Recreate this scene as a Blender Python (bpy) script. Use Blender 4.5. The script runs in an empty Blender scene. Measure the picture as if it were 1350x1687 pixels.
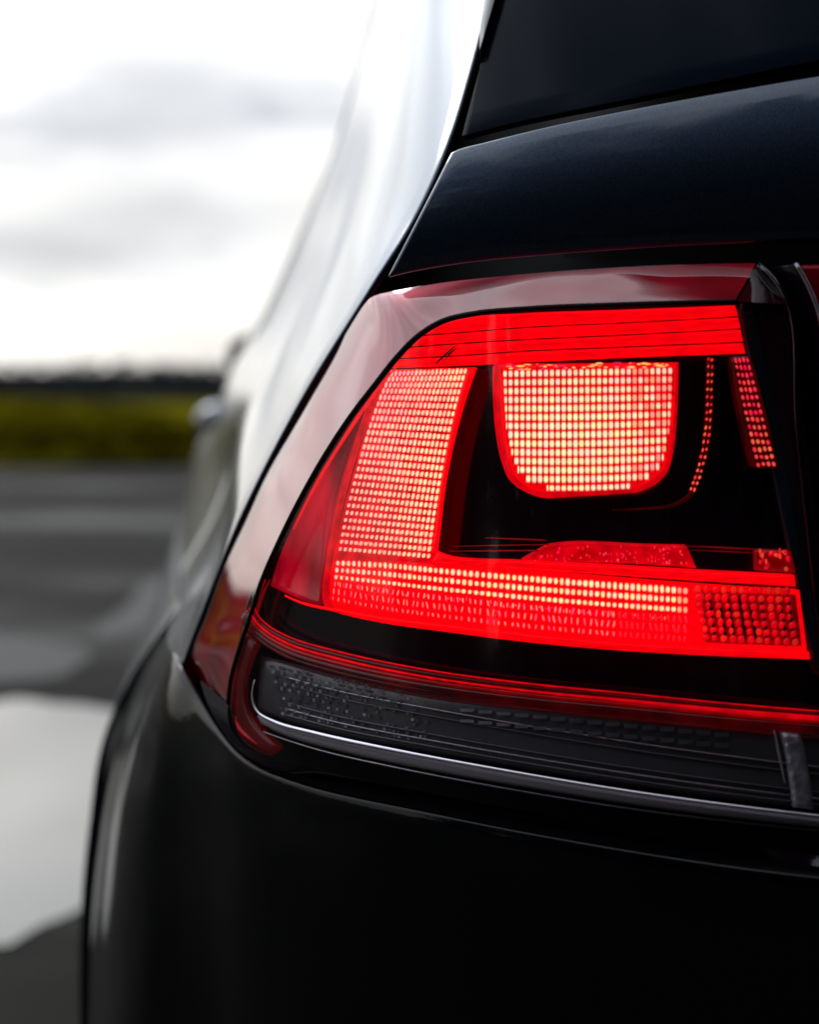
import bpy, math, random
import numpy as np
from mathutils import Vector, Euler
R = math.radians
random.seed(7)
sc = bpy.context.scene

# ------------------------------------------------------------ camera
CAMZ = 0.95
FPX = 2812.0
CX, CY = 675.0, 843.5
cam_d = bpy.data.cameras.new('camera')
cam = bpy.data.objects.new('camera', cam_d)
sc.collection.objects.link(cam)
cam_d.sensor_width = 36.0
cam_d.sensor_fit = 'AUTO'
cam_d.lens = 36.0 * FPX / 1687.0
cam_d.clip_start = 0.02
cam_d.clip_end = 4000
PITCH = math.atan((843.5 - 640) / FPX)
YAW = math.atan((675 - 489) / FPX)
cam.location = (0, 0, CAMZ)
cam.rotation_euler = (math.pi / 2 - PITCH, 0, -YAW)
cam_d.dof.use_dof = True
cam_d.dof.focus_distance = 0.765
cam_d.dof.aperture_fstop = 4.9
sc.camera = cam

# ------------------------------------------------------------ world: bright overcast
SUN_EL, SUN_AZ = R(38), R(-28)          # azimuth from +Y, negative to the left
SUN = Vector((math.sin(SUN_AZ) * math.cos(SUN_EL), math.cos(SUN_AZ) * math.cos(SUN_EL), math.sin(SUN_EL)))
w = bpy.data.worlds.new('World')
sc.world = w
w.use_nodes = True
NT = w.node_tree
for n in list(NT.nodes):
    NT.nodes.remove(n)


class E:
    """tiny node-expression builder"""
    def __init__(s, nt, sock): s.nt, s.s = nt, sock
    def _m(s, op, b=None, c=None):
        n = s.nt.nodes.new('ShaderNodeMath'); n.operation = op
        for i, v in enumerate((s, b, c)):
            if v is None: continue
            if isinstance(v, E): s.nt.links.new(v.s, n.inputs[i])
            else: n.inputs[i].default_value = v
        return E(s.nt, n.outputs[0])
    def __add__(s, b): return s._m('ADD', b)
    def __sub__(s, b): return s._m('SUBTRACT', b)
    def __mul__(s, b): return s._m('MULTIPLY', b)
    def __truediv__(s, b): return s._m('DIVIDE', b)
    def max(s, b): return s._m('MAXIMUM', b)
    def min(s, b): return s._m('MINIMUM', b)
    def pow(s, b): return s._m('POWER', b)
    def exp(s): return s._m('EXPONENT')
    def gt(s, b): return s._m('GREATER_THAN', b)
    def ss(s, a, b):
        n = s.nt.nodes.new('ShaderNodeMapRange'); n.interpolation_type = 'SMOOTHSTEP'
        s.nt.links.new(s.s, n.inputs[0]); n.inputs[1].default_value = a; n.inputs[2].default_value = b
        return E(s.nt, n.outputs[0])


tc = NT.nodes.new('ShaderNodeTexCoord')
sep = NT.nodes.new('ShaderNodeSeparateXYZ')
NT.links.new(tc.outputs['Generated'], sep.inputs[0])
dx, dy, dz = (E(NT, sep.outputs[i]) for i in range(3))


def sky_noise(scale, zs, detail, off):
    mp = NT.nodes.new('ShaderNodeMapping'); mp.inputs['Scale'].default_value = (1, 1, zs)
    mp.inputs['Location'].default_value = off
    NT.links.new(tc.outputs['Generated'], mp.inputs[0])
    n = NT.nodes.new('ShaderNodeTexNoise'); n.inputs['Scale'].default_value = scale
    n.inputs['Detail'].default_value = detail
    NT.links.new(mp.outputs[0], n.inputs['Vector'])
    return E(NT, n.outputs[0])


n1 = sky_noise(5.0, 3.5, 4, (3.1, 0.4, 1.7))
n2 = sky_noise(16.0, 3.0, 3, (0.1, 2.4, 0.7))
# luminance rises from the horizon upwards, brightest round the veiled sun
dot = (dx * SUN.x + dy * SUN.y + dz * SUN.z).max(0.0)
lum = dz.max(0.0).ss(0.0, 0.10) * 0.16 + 0.62
lum = lum + dz.max(0.0).ss(0.04, 0.5) * 0.35 + dot.pow(3.0) * 1.2
lum = lum * (n1.ss(0.35, 0.65) * 0.25 + 0.87)


def cloud(px, py, sx, sy, amp):
    X = (px - 489) / FPX; Z = (640 - py) / FPX
    a = (dx + (n2 - 0.5) * 0.05 - X) * (FPX / sx)
    b = (dz + (n2 - 0.5) * 0.03 - Z) * (FPX / sy)
    return (((a * a + b * b) * -1.0).exp()) * dy.gt(0.0) * amp


cl = cloud(270, 185, 250, 95, 0.42) + cloud(60, 245, 190, 50, 0.30) + cloud(120, 425, 360, 62, 0.42) + cloud(330, 350, 200, 45, 0.28) + cloud(540, 190, 170, 70, 0.26)
cl = cl + n2.ss(0.5, 0.8) * n1.ss(0.45, 0.7) * dz.ss(0.02, 0.1) * 0.35
cl = cl.min(0.75)
lum = lum * (cl * -1.0 + 1.0)
mixc = NT.nodes.new('ShaderNodeMix'); mixc.data_type = 'RGBA'
mxb = NT.nodes.new('ShaderNodeMix'); mxb.data_type = 'RGBA'
mxb.inputs[6].default_value = (1.0, 0.98, 0.94, 1); mxb.inputs[7].default_value = (0.86, 0.93, 1.0, 1)
NT.links.new(dz.ss(0.12, 0.5).s, mxb.inputs[0]); NT.links.new(mxb.outputs[2], mixc.inputs[6])
mixc.inputs[7].default_value = (0.90, 0.925, 1.0, 1)
NT.links.new((cl * 1.6).min(1.0).s, mixc.inputs[0])
bg_c = NT.nodes.new('ShaderNodeBackground')
NT.links.new(mixc.outputs[2], bg_c.inputs[0]); NT.links.new(lum.s, bg_c.inputs[1])
sky = NT.nodes.new('ShaderNodeTexSky'); sky.sky_type = 'NISHITA'; sky.sun_disc = False
sky.sun_elevation = SUN_EL; sky.sun_rotation = SUN_AZ
bg_s = NT.nodes.new('ShaderNodeBackground'); bg_s.inputs[1].default_value = 0.10
NT.links.new(sky.outputs[0], bg_s.inputs[0])
ms = NT.nodes.new('ShaderNodeMixShader'); ms.inputs[0].default_value = 0.93
NT.links.new(bg_s.outputs[0], ms.inputs[1]); NT.links.new(bg_c.outputs[0], ms.inputs[2])
wo = NT.nodes.new('ShaderNodeOutputWorld'); NT.links.new(ms.outputs[0], wo.inputs[0])

sd = bpy.data.lights.new('sun', 'SUN'); sd.energy = 0.7; sd.angle = R(14); sd.color = (1, 0.96, 0.9)
so = bpy.data.objects.new('sun', sd); sc.collection.objects.link(so)
so.rotation_euler = SUN.to_track_quat('Z', 'Y').to_euler()

sc.view_settings.view_transform = 'Standard'
sc.view_settings.look = 'None'
sc.view_settings.gamma = 1
sc.view_settings.exposure = 0.0
sc.view_settings.use_curve_mapping = False
sc.cycles.max_bounces = 8
sc.cycles.transparent_max_bounces = 16
sc.cycles.use_denoising = True
sc.cycles.sample_clamp_indirect = 6
sc.cycles.caustics_reflective = False

CM = Euler(cam.rotation_euler, 'XYZ').to_matrix()


def ray(px, py):
    v = CM @ Vector(((px - CX) / FPX, (CY - py) / FPX, -1.0))
    return v / v.y          # scaled so that y == 1


def P(px, py, Y):
    """world point on the sight line of a photo pixel at depth Y metres"""
    v = ray(px, py)
    return np.array((v.x * Y, Y, v.z * Y + CAMZ))


def W(X, Y, z):             # z relative to eye level
    return np.array((X, Y, z + CAMZ))


# ------------------------------------------------------------ materials
def mat(name):
    m = bpy.data.materials.new(name); m.use_nodes = True
    nt = m.node_tree
    b = nt.nodes['Principled BSDF']
    return m, nt, b


def simple(name, col, rough=0.5, metal=0.0, coat=0.0, spec=0.5, noise=0.0, nscale=200.0, bump=0.0, bscale=400, coatr=0.03):
    m, nt, b = mat(name)
    b.inputs['Base Color'].default_value = (*col, 1)
    b.inputs['Roughness'].default_value = rough
    b.inputs['Metallic'].default_value = metal
    b.inputs['Coat Weight'].default_value = coat
    b.inputs['Coat Roughness'].default_value = coatr
    b.inputs['Specular IOR Level'].default_value = spec
    t = nt.nodes.new('ShaderNodeTexCoord')
    if noise:
        n = nt.nodes.new('ShaderNodeTexNoise'); n.inputs['Scale'].default_value = nscale; n.inputs['Detail'].default_value = 5
        nt.links.new(t.outputs['Object'], n.inputs['Vector'])
        r = nt.nodes.new('ShaderNodeMix'); r.data_type = 'RGBA'
        r.inputs[6].default_value = (*[c * (1 - noise) for c in col], 1)
        r.inputs[7].default_value = (*[min(1, c * (1 + noise)) for c in col], 1)
        nt.links.new(n.outputs[0], r.inputs[0]); nt.links.new(r.outputs[2], b.inputs['Base Color'])
    if bump:
        n = nt.nodes.new('ShaderNodeTexNoise'); n.inputs['Scale'].default_value = bscale; n.inputs['Detail'].default_value = 2
        nt.links.new(t.outputs['Object'], n.inputs['Vector'])
        bp = nt.nodes.new('ShaderNodeBump'); bp.inputs['Strength'].default_value = bump; bp.inputs['Distance'].default_value = 0.001
        nt.links.new(n.outputs[0], bp.inputs['Height']); nt.links.new(bp.outputs[0], b.inputs['Normal'])
        nt.links.new(bp.outputs[0], b.inputs['Coat Normal'])
    return m


M = {}
# black metallic car paint: flakes under a clear coat
m, nt, b = mat('car_paint')
b.inputs['Base Color'].default_value = (0.03, 0.045, 0.08, 1)
b.inputs['Metallic'].default_value = 1.0
b.inputs['Roughness'].default_value = 0.40
b.inputs['Coat Weight'].default_value = 1.0
b.inputs['Coat Roughness'].default_value = 0.06
b.inputs['Coat IOR'].default_value = 1.55
t = nt.nodes.new('ShaderNodeTexCoord')
vo = nt.nodes.new('ShaderNodeTexVoronoi'); vo.inputs['Scale'].default_value = 2600
nt.links.new(t.outputs['Object'], vo.inputs['Vector'])
ra = nt.nodes.new('ShaderNodeValToRGB')
ra.color_ramp.elements[0].position = 0.0; ra.color_ramp.elements[0].color = (0.014, 0.021, 0.038, 1)
ra.color_ramp.elements[1].position = 1.0; ra.color_ramp.elements[1].color = (0.042, 0.062, 0.105, 1)
nt.links.new(vo.outputs['Color'], ra.inputs[0]); nt.links.new(ra.outputs[0], b.inputs['Base Color'])
no = nt.nodes.new('ShaderNodeTexNoise'); no.inputs['Scale'].default_value = 60
nt.links.new(t.outputs['Object'], no.inputs['Vector'])
bp = nt.nodes.new('ShaderNodeBump'); bp.inputs['Strength'].default_value = 0.02; bp.inputs['Distance'].default_value = 0.001
nt.links.new(no.outputs[0], bp.inputs['Height']); nt.links.new(bp.outputs[0], b.inputs['Coat Normal'])
du = nt.nodes.new('ShaderNodeTexNoise'); du.inputs['Scale'].default_value = 900; du.inputs['Detail'].default_value = 6
dv = nt.nodes.new('ShaderNodeTexNoise'); dv.inputs['Scale'].default_value = 14; dv.inputs['Detail'].default_value = 4
nt.links.new(t.outputs['Object'], du.inputs['Vector']); nt.links.new(t.outputs['Object'], dv.inputs['Vector'])
rgh = E(nt, du.outputs[0]).ss(0.45, 0.75) * 0.05 + E(nt, dv.outputs[0]).ss(0.4, 0.7) * 0.04 + 0.07
nt.links.new(rgh.s, b.inputs['Coat Roughness'])
M['paint'] = m
M['shaded_bumper_paint'] = simple('shaded_bumper_paint', (0.001, 0.0014, 0.0025), 0.6, spec=0.02, coat=0.55, coatr=0.09, noise=0.4, nscale=1500, bump=0.04, bscale=300)  # same paint as the body; the bumper's dark reflections put into the colour
M['glass_dark'] = simple('tinted_glass', (0.006, 0.011, 0.024), 0.16, spec=0.5)
M['plastic'] = simple('black_plastic', (0.004, 0.004, 0.005), 0.5, spec=0.25, bump=0.3, bscale=900)
M['rubber'] = simple('black_rubber', (0.003, 0.003, 0.0035), 0.7, spec=0.15)
M['gloss_black'] = simple('gloss_black_bezel', (0.006, 0.002, 0.008), 0.12, spec=0.5)
M['tyre'] = simple('tyre_rubber', (0.02, 0.02, 0.02), 0.8, bump=0.4)
M['alloy'] = simple('alloy', (0.5, 0.5, 0.52), 0.3, metal=1)
M['chrome'] = simple('chrome', (0.92, 0.88, 1.0), 0.35, metal=1)
M['dark_chrome'] = simple('dark_chrome', (0.30, 0.29, 0.34), 0.35, metal=1, noise=0.5, nscale=300)
M['smoked'] = simple('smoked_lens', (0.07, 0.07, 0.085), 0.25, spec=0.6, noise=0.25, nscale=60, bump=0.12, bscale=200)
M['red_plastic'] = simple('dark_red_plastic', (0.30, 0.01, 0.03), 0.2, spec=0.5)

M['maroon'] = simple('dark_maroon_bezel', (0.022, 0.004, 0.014), 0.25)
M['teal'] = simple('bezel_stripe', (0.008, 0.016, 0.028), 0.3)


def emis(name, col, strength, gloss=0.08, rough=0.3, attr=None, grain=0.0, gscale=(300, 300, 300), stripes=None):
    m, nt, b = mat(name)
    b.inputs['Base Color'].default_value = (col[0] * 0.3, col[1] * 0.3, col[2] * 0.3, 1)
    b.inputs['Roughness'].default_value = rough
    b.inputs['Specular IOR Level'].default_value = gloss
    b.inputs['Emission Color'].default_value = (*col, 1)
    b.inputs['Emission Strength'].default_value = strength
    if attr:
        a = nt.nodes.new('ShaderNodeAttribute'); a.attribute_name = attr
        nt.links.new(a.outputs['Color'], b.inputs['Emission Color'])
        b.inputs['Base Color'].default_value = (0.2, 0.01, 0.01, 1)
    if grain:
        t = nt.nodes.new('ShaderNodeTexCoord')
        mp = nt.nodes.new('ShaderNodeMapping'); mp.inputs['Scale'].default_value = gscale
        nt.links.new(t.outputs['Object'], mp.inputs[0])
        n = nt.nodes.new('ShaderNodeTexNoise'); n.inputs['Scale'].default_value = 1; n.inputs['Detail'].default_value = 3
        nt.links.new(mp.outputs[0], n.inputs['Vector'])
        e = E(nt, n.outputs[0]).ss(0.3, 0.7) * (2 * grain * strength) + strength * (1 - grain)
        nt.links.new(e.s, b.inputs['Emission Strength'])
    return m


RED = (1.0, 0.0, 0.004)
M['lit_red'] = emis('lit_red_plastic', RED, 0.95, grain=0.16, gscale=(120, 120, 600))
M['lit_red_mid'] = emis('lit_red_mid', (1.0, 0.0, 0.008), 0.55, grain=0.3, gscale=(150, 150, 150))
M['lit_red_soft'] = emis('lit_red_soft', (1.0, 0.0, 0.03), 0.28, gloss=0.4, rough=0.15, grain=0.75, gscale=(45, 45, 12))
M['flank_inner'] = emis('lamplit_red_housing_wall', (1.0, 0.01, 0.09), 0.055, gloss=0.5, rough=0.35, grain=0.8, gscale=(26, 26, 10))  # faint emission stands in for lamp light scattered onto the wall
M['flank_inner'].node_tree.nodes['Principled BSDF'].inputs['Base Color'].default_value = (0.16, 0.015, 0.035, 1)
M['lit_red_dim'] = emis('lit_red_dim', (1.0, 0.0, 0.01), 0.10, gloss=0.5, rough=0.2, grain=0.4, gscale=(60, 60, 60))
M['lit_red_faint'] = emis('lit_red_faint', (1.0, 0.0, 0.01), 0.022, gloss=0.4, rough=0.2, grain=0.7, gscale=(60, 60, 60))
M['lit_red_faint'].node_tree.nodes['Principled BSDF'].inputs['Base Color'].default_value = (0.06, 0.002, 0.004, 1)
M['groove'] = simple('groove_dark_red', (0.05, 0.0, 0.002), 0.5)
M['cell'] = emis('lens_cells', RED, 1.05, attr='glow', rough=0.15, gloss=0.3)


def lens_cover(name, tint, ior=1.5, boost=5.0):
    m = bpy.data.materials.new(name); m.use_nodes = True
    nt = m.node_tree
    for n in list(nt.nodes): nt.nodes.remove(n)
    o = nt.nodes.new('ShaderNodeOutputMaterial')
    tr = nt.nodes.new('ShaderNodeBsdfTransparent'); tr.inputs[0].default_value = (*tint, 1)
    gl = nt.nodes.new('ShaderNodeBsdfGlossy'); gl.inputs['Roughness'].default_value = 0.03
    lw = nt.nodes.new('ShaderNodeLayerWeight'); lw.inputs[0].default_value = 0.5
    f0 = ((ior - 1) / (ior + 1)) ** 2
    mx = nt.nodes.new('ShaderNodeMixShader')
    e = (E(nt, lw.outputs['Facing']).pow(boost) * (1 - f0) + f0).min(1.0)
    nt.links.new(e.s, mx.inputs[0])
    nt.links.new(tr.outputs[0], mx.inputs[1]); nt.links.new(gl.outputs[0], mx.inputs[2])
    nt.links.new(mx.outputs[0], o.inputs[0])
    return m


M['cover'] = lens_cover('clear_lens_cover', (1.0, 0.97, 0.97), 1.45)
M['cover_red'] = lens_cover('red_lens_flank', (0.92, 0.28, 0.36), 1.6, 3.2)


# ------------------------------------------------------------ mesh helpers
def link(name, verts, faces, material, parent=None, smooth=True, attrs=None):
    me = bpy.data.meshes.new(name)
    me.from_pydata([tuple(map(float, v)) for v in verts], [], faces)
    if attrs is not None:
        ca = me.color_attributes.new('glow', 'FLOAT_COLOR', 'POINT')
        ca.data.foreach_set('color', np.array(attrs, dtype=np.float32).ravel())
    if smooth:
        me.polygons.foreach_set('use_smooth', [True] * len(me.polygons))
    me.materials.append(material)
    me.update()
    o = bpy.data.objects.new(name, me)
    sc.collection.objects.link(o)
    if parent is not None: o.parent = parent
    return o


def chord(c):
    d = np.linalg.norm(np.diff(np.array(c, float), axis=0), axis=1) ** 0.75 + 1e-9
    s = np.concatenate([[0], np.cumsum(d)]); return s / s[-1]


def hermite(ctrl, n, ts=None, knots=None):
    c = np.array(ctrl, float)
    k = len(c)
    if k == 2:
        t = np.linspace(0, 1, n) if ts is None else np.array(ts)
        return c[0] + (c[1] - c[0]) * t[:, None]
    s = chord(c) if knots is None else knots
    m_ = np.zeros_like(c)
    for i in range(1, k - 1):
        h0, h1 = s[i] - s[i - 1], s[i + 1] - s[i]
        m_[i] = ((c[i] - c[i - 1]) / h0 * h1 + (c[i + 1] - c[i]) / h1 * h0) / (h0 + h1)
    m_[0] = 2 * (c[1] - c[0]) / (s[1] - s[0]) - m_[1]
    m_[-1] = 2 * (c[-1] - c[-2]) / (s[-1] - s[-2]) - m_[-2]
    t = np.linspace(0, 1, n) if ts is None else np.array(ts)
    idx = np.clip(np.searchsorted(s, t, side='right') - 1, 0, k - 2)
    h = s[idx + 1] - s[idx]; x = ((t - s[idx]) / h)[:, None]; h = h[:, None]
    return ((2 * x**3 - 3 * x**2 + 1) * c[idx] + (x**3 - 2 * x**2 + x) * h * m_[idx]
            + (-2 * x**3 + 3 * x**2) * c[idx + 1] + (x**3 - x**2) * h * m_[idx + 1])


def loft(rows, nu, nv):
    """rows: list of control polylines (each hermite-resampled to nu), interpolated across to nv -> array nv x nu x 3"""
    same = len({len(r) for r in rows}) == 1 and len(rows[0]) > 2
    kn = np.mean([chord(r) for r in rows], axis=0) if same else None
    A = np.array([hermite(r, nu, knots=kn) for r in rows])
    kv = np.mean([chord(A[:, j]) for j in range(0, nu, 4)], axis=0)
    return np.stack([hermite(A[:, j], nv, knots=kv) for j in range(nu)], axis=1)


def grid_faces(nv, nu, off=0, keep=None, flip=False):
    f = []
    for i in range(nv - 1):
        for j in range(nu - 1):
            if keep is not None and not keep(i, j): continue
            a = off + i * nu + j
            q = (a, a + 1, a + nu + 1, a + nu)
            f.append(q[::-1] if flip else q)
    return f


def panel(name, G, material, parent, thick=0.004, bevel=0.0015, keep=None, flip=False, out=None):
    nv, nu = G.shape[:2]
    # face outwards, away from the middle of the car
    e1 = G[1:, :-1] - G[:-1, :-1]; e2 = G[:-1, 1:] - G[:-1, :-1]
    nn = np.cross(e2, e1).reshape(-1, 3).sum(axis=0)
    if out is None:
        out = G.reshape(-1, 3).mean(axis=0) - np.array((.75, 2.9, .75))
    flip = float(np.dot(nn, out)) < 0
    o = link(name, G.reshape(-1, 3), grid_faces(nv, nu, 0, keep, flip), material, parent)
    if keep is not None:
        import bmesh
        bm = bmesh.new(); bm.from_mesh(o.data)
        bmesh.ops.delete(bm, geom=[v for v in bm.verts if not v.link_faces], context='VERTS')
        bm.to_mesh(o.data); bm.free()
    if thick:
        s = o.modifiers.new('thickness', 'SOLIDIFY'); s.thickness = thick; s.offset = -1
        if bevel:
            b_ = o.modifiers.new('edge', 'BEVEL'); b_.width = bevel; b_.segments = 3
            b_.limit_method = 'ANGLE'; b_.angle_limit = R(55); b_.harden_normals = False
    return o


def tube_geo(path, r, seg=8, n=None, flat=None):
    pts = hermite(path, n or max(12, len(path) * 8))
    rs = np.interp(np.linspace(0, 1, len(pts)), np.linspace(0, 1, len(r)), r) if hasattr(r, '__len__') else np.full(len(pts), r)
    V, F = [], []
    for i, p in enumerate(pts):
        t = pts[min(i + 1, len(pts) - 1)] - pts[max(i - 1, 0)]
        t /= np.linalg.norm(t) + 1e-12
        a = np.cross(t, (0, 1, 0)); a /= np.linalg.norm(a) + 1e-12
        b_ = np.cross(t, a)
        for k in range(seg):
            an = 2 * math.pi * k / seg
            V.append(p + rs[i] * (math.cos(an) * a + math.sin(an) * b_))
    for i in range(len(pts) - 1):
        for k in range(seg):
            a0 = i * seg + k; a1 = i * seg + (k + 1) % seg
            F.append((a0, a1, a1 + seg, a0 + seg))
    F.append(tuple(range(seg))[::-1]); F.append(tuple((len(pts) - 1) * seg + k for k in range(seg)))
    return V, F


def tube(name, path, r, material, parent, seg=8, n=None):
    V, F = tube_geo(path, r, seg, n)
    return link(name, V, F, material, parent)


def tag(o, label=None, cat=None, group=None, kind=None):
    if label: o['label'] = label
    if cat: o['category'] = cat
    if group: o['group'] = group
    if kind: o['kind'] = kind
    return o


def empty(name, loc, parent=None):
    o = bpy.data.objects.new(name, None); o.location = loc; o.empty_display_size = 0.1
    sc.collection.objects.link(o)
    return o


# ------------------------------------------------------------ ground
def noise_mat(name, c0, c1, scale, rough, bump, bscale, wet=None, spec=0.5, mapscale=(1, 1, 1)):
    m, nt, b = mat(name)
    t = nt.nodes.new('ShaderNodeTexCoord')
    mp = nt.nodes.new('ShaderNodeMapping'); mp.inputs['Scale'].default_value = mapscale
    nt.links.new(t.outputs['Object'], mp.inputs[0])
    n = nt.nodes.new('ShaderNodeTexNoise'); n.inputs['Scale'].default_value = scale; n.inputs['Detail'].default_value = 6
    nt.links.new(mp.outputs[0], n.inputs['Vector'])
    f = nt.nodes.new('ShaderNodeTexNoise'); f.inputs['Scale'].default_value = bscale; f.inputs['Detail'].default_value = 3
    nt.links.new(t.outputs['Object'], f.inputs['Vector'])
    mx = nt.nodes.new('ShaderNodeMix'); mx.data_type = 'RGBA'
    mx.inputs[6].default_value = (*c0, 1); mx.inputs[7].default_value = (*c1, 1)
    fac = E(nt, n.outputs[0]).ss(0.35, 0.65) * 0.7 + E(nt, f.outputs[0]) * 0.3
    nt.links.new(fac.s, mx.inputs[0]); nt.links.new(mx.outputs[2], b.inputs['Base Color'])
    b.inputs['Specular IOR Level'].default_value = spec
    b.inputs['Roughness'].default_value = rough
    if wet:
        r_ = E(nt, n.outputs[0]).ss(wet[0], wet[1]) * (wet[2] - rough) + rough
        nt.links.new(r_.s, b.inputs['Roughness'])
    bp = nt.nodes.new('ShaderNodeBump'); bp.inputs['Strength'].default_value = bump; bp.inputs['Distance'].default_value = 0.01
    nt.links.new(f.outputs[0], bp.inputs['Height']); nt.links.new(bp.outputs[0], b.inputs['Normal'])
    return m


soil = noise_mat('field_soil', (0.012, 0.013, 0.008), (0.025, 0.024, 0.010), 0.3, 1.0, 0.5, 8, spec=0.0)
g = link('ground', [(-1500, -1500, -0.03), (1500, -1500, -0.03), (1500, 1500, -0.03), (-1500, 1500, -0.03)], [(0, 1, 2, 3)], soil, smooth=False)
tag(g, kind='structure')
asph = noise_mat('damp_asphalt', (0.016, 0.0145, 0.0132), (0.033, 0.030, 0.0268), 0.55, 0.9, 0.8, 90, wet=(0.45, 0.68, 0.5), mapscale=(0.6, 1, 1), spec=0.06)
rd = link('road', [(-60, -30, 0), (40, -30, 0), (40, 20.5, 0), (-60, 21.5, 0)], [(0, 1, 2, 3)], asph, smooth=False)
tag(rd, kind='structure')


def ground_px(px, py, h=0.0):
    v = ray(px, py)
    Y = (h - CAMZ) / v.z
    return np.array((v.x * Y, Y, h))


water = simple('puddle_water', (0.05, 0.044, 0.032), 0.05, spec=1.0, bump=0.08, bscale=9)


wetm = simple('wet_film', (0.03, 0.028, 0.027), 0.6, spec=0.12, bump=0.5, bscale=60)


def puddle(pts, h, label, seed, wm=None):
    rnd = random.Random(seed)
    ring = [ground_px(x, y, h) for x, y in pts]
    ring.append(ring[0])
    P_ = hermite(ring, 90)[:-1]
    c = P_.mean(axis=0)
    V, F = [c], []
    ph = [rnd.uniform(0, 6.28) for _ in range(4)]
    n = len(P_)
    for i, p in enumerate(P_):
        a = 2 * math.pi * i / n
        k = 1 + 0.03 * math.sin(5 * a + ph[0]) + 0.02 * math.sin(11 * a + ph[1]) + 0.012 * math.sin(23 * a + ph[2])
        V.append(c + (p - c) * k)
    for i in range(n): F.append((0, 1 + i, 1 + (i + 1) % n))
    o = link('puddle', V, F, wm or water, smooth=False)
    tag(o, label, 'puddle', 'puddles on the road', 'structure')
    return o


puddle([(-90, 1230), (-60, 1170), (0, 1154), (80, 1158), (190, 1172), (300, 1200), (330, 1300), (270, 1420), (140, 1490), (0, 1560), (-60, 1545), (-95, 1400)], 0.004,
       'large pale puddle mirroring the sky beside the rear bumper', 3)
puddle([(150, 1035), (200, 1005), (240, 960), (268, 945), (285, 960), (270, 1000), (230, 1040), (180, 1050)], 0.004,
       'small shallow puddle beside the rear wheel arch', 5, wetm)
puddle([(-260, 1075), (-80, 1040), (60, 1050), (150, 1085), (60, 1118), (-120, 1122), (-300, 1105)], 0.004,
       'narrow wet streak just beyond the large puddle', 8, wetm)

# ------------------------------------------------------------ rapeseed field, far wood
rnd = random.Random(11)
crop = simple('rapeseed', (0.095, 0.080, 0.003), 1.0, spec=0.0, noise=0.45, nscale=0.4)


def crop_top(x, y):
    t_ = min(1, max(0, (489 + FPX * x / y) / 340))
    return max(.03, min(.45 + .012 * (y - 21), .95 - (.005 + .0150 * t_ ** 1.5) * y))


V, F = [], []
NX, NY = 70, 34
for i in range(NY):
    y = 21.2 + 1.3 * i + 0.04 * i * i
    for j in range(NX):
        x = -70 + 2.2 * j
        hh = crop_top(x, y) if i > 0 else 0.02
        V.append((x, y + rnd.uniform(-.2, .2), hh + rnd.uniform(-.05, .05)))
F = grid_faces(NY, NX)
# tufts of stems and flower heads through the canopy
nb = len(V)
for k in range(16000):
    y = 21.2 + 60 * rnd.random() ** 1.6
    x = rnd.uniform(-0.45, 0.5) * y - 2 if rnd.random() < .8 else rnd.uniform(-60, 60)
    hh = crop_top(x, y)
    if hh < .05: continue
    s = rnd.uniform(.05, .14); a = rnd.uniform(0, 6.28)
    ca, sa = math.cos(a) * s, math.sin(a) * s
    z0 = hh - 0.25; z1 = hh + rnd.uniform(0, .08)
    b0 = len(V)
    V += [(x - ca, y - sa, z0), (x + ca, y + sa, z0), (x + ca * 1.3, y + sa * 1.3, z1), (x - ca * 1.3, y - sa * 1.3, z1)]
    F.append((b0, b0 + 1, b0 + 2, b0 + 3))
fl = link('rapeseed_field', V, F, crop, smooth=False)
tag(fl, 'yellow green rapeseed field beyond the road', 'field', kind='stuff')

wood = simple('far_foliage', (0.015, 0.017, 0.022), 1.0, spec=0.0, noise=0.5, nscale=0.08)
V, F = [], []
for k in range(640):
    a = k / 640 * 2 * math.pi
    rr = rnd.uniform(300, 380)
    x, y = rr * math.sin(a), rr * math.cos(a)
    H = 5.5 + .35 * math.sin(a * 9 + 1) * math.sin(a * 23) + rnd.uniform(-.35, .5)
    for q in range(95):
        u, v = rnd.uniform(-1, 1), rnd.random()
        wdt = 3.4 * math.sqrt(max(.05, 1 - (v * 1.1 - .2) ** 2))
        c = np.array((x + u * wdt * math.cos(a) + rnd.uniform(-2, 2) * math.sin(a), y - u * wdt * math.sin(a) + rnd.uniform(-2, 2) * math.cos(a), v * (H + .0)))
        s = rnd.uniform(.5, 1.1)
        b0 = len(V)
        for _ in range(3):
            V.append(c + np.array([rnd.uniform(-1, 1), rnd.uniform(-1, 1), rnd.uniform(-.8, .8)]) * s * 1.3)
        F.append((b0, b0 + 1, b0 + 2))
fo = link('far_woodland', V, F, wood, smooth=False)
tag(fo, 'dark line of distant woodland along the horizon', 'woodland', kind='stuff')
V, F = [], []
NA = 240
for k in range(NA):
    a = k / NA * 2 * math.pi
    for (rr, hh) in ((330, -1), (420, 4.5 + .4 * math.sin(3 * a + .4)), (620, 7.0 + .7 * math.sin(2 * a + 1) + .4 * math.sin(9 * a)), (900, -2)):
        V.append((rr * math.sin(a), rr * math.cos(a), hh))
for k in range(NA):
    for q in range(3):
        a0 = k * 4 + q; a1 = ((k + 1) % NA) * 4 + q
        F.append((a0, a1, a1 + 1, a0 + 1))
hl = link('hills', V, F, wood)
tag(hl, kind='structure')

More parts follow.
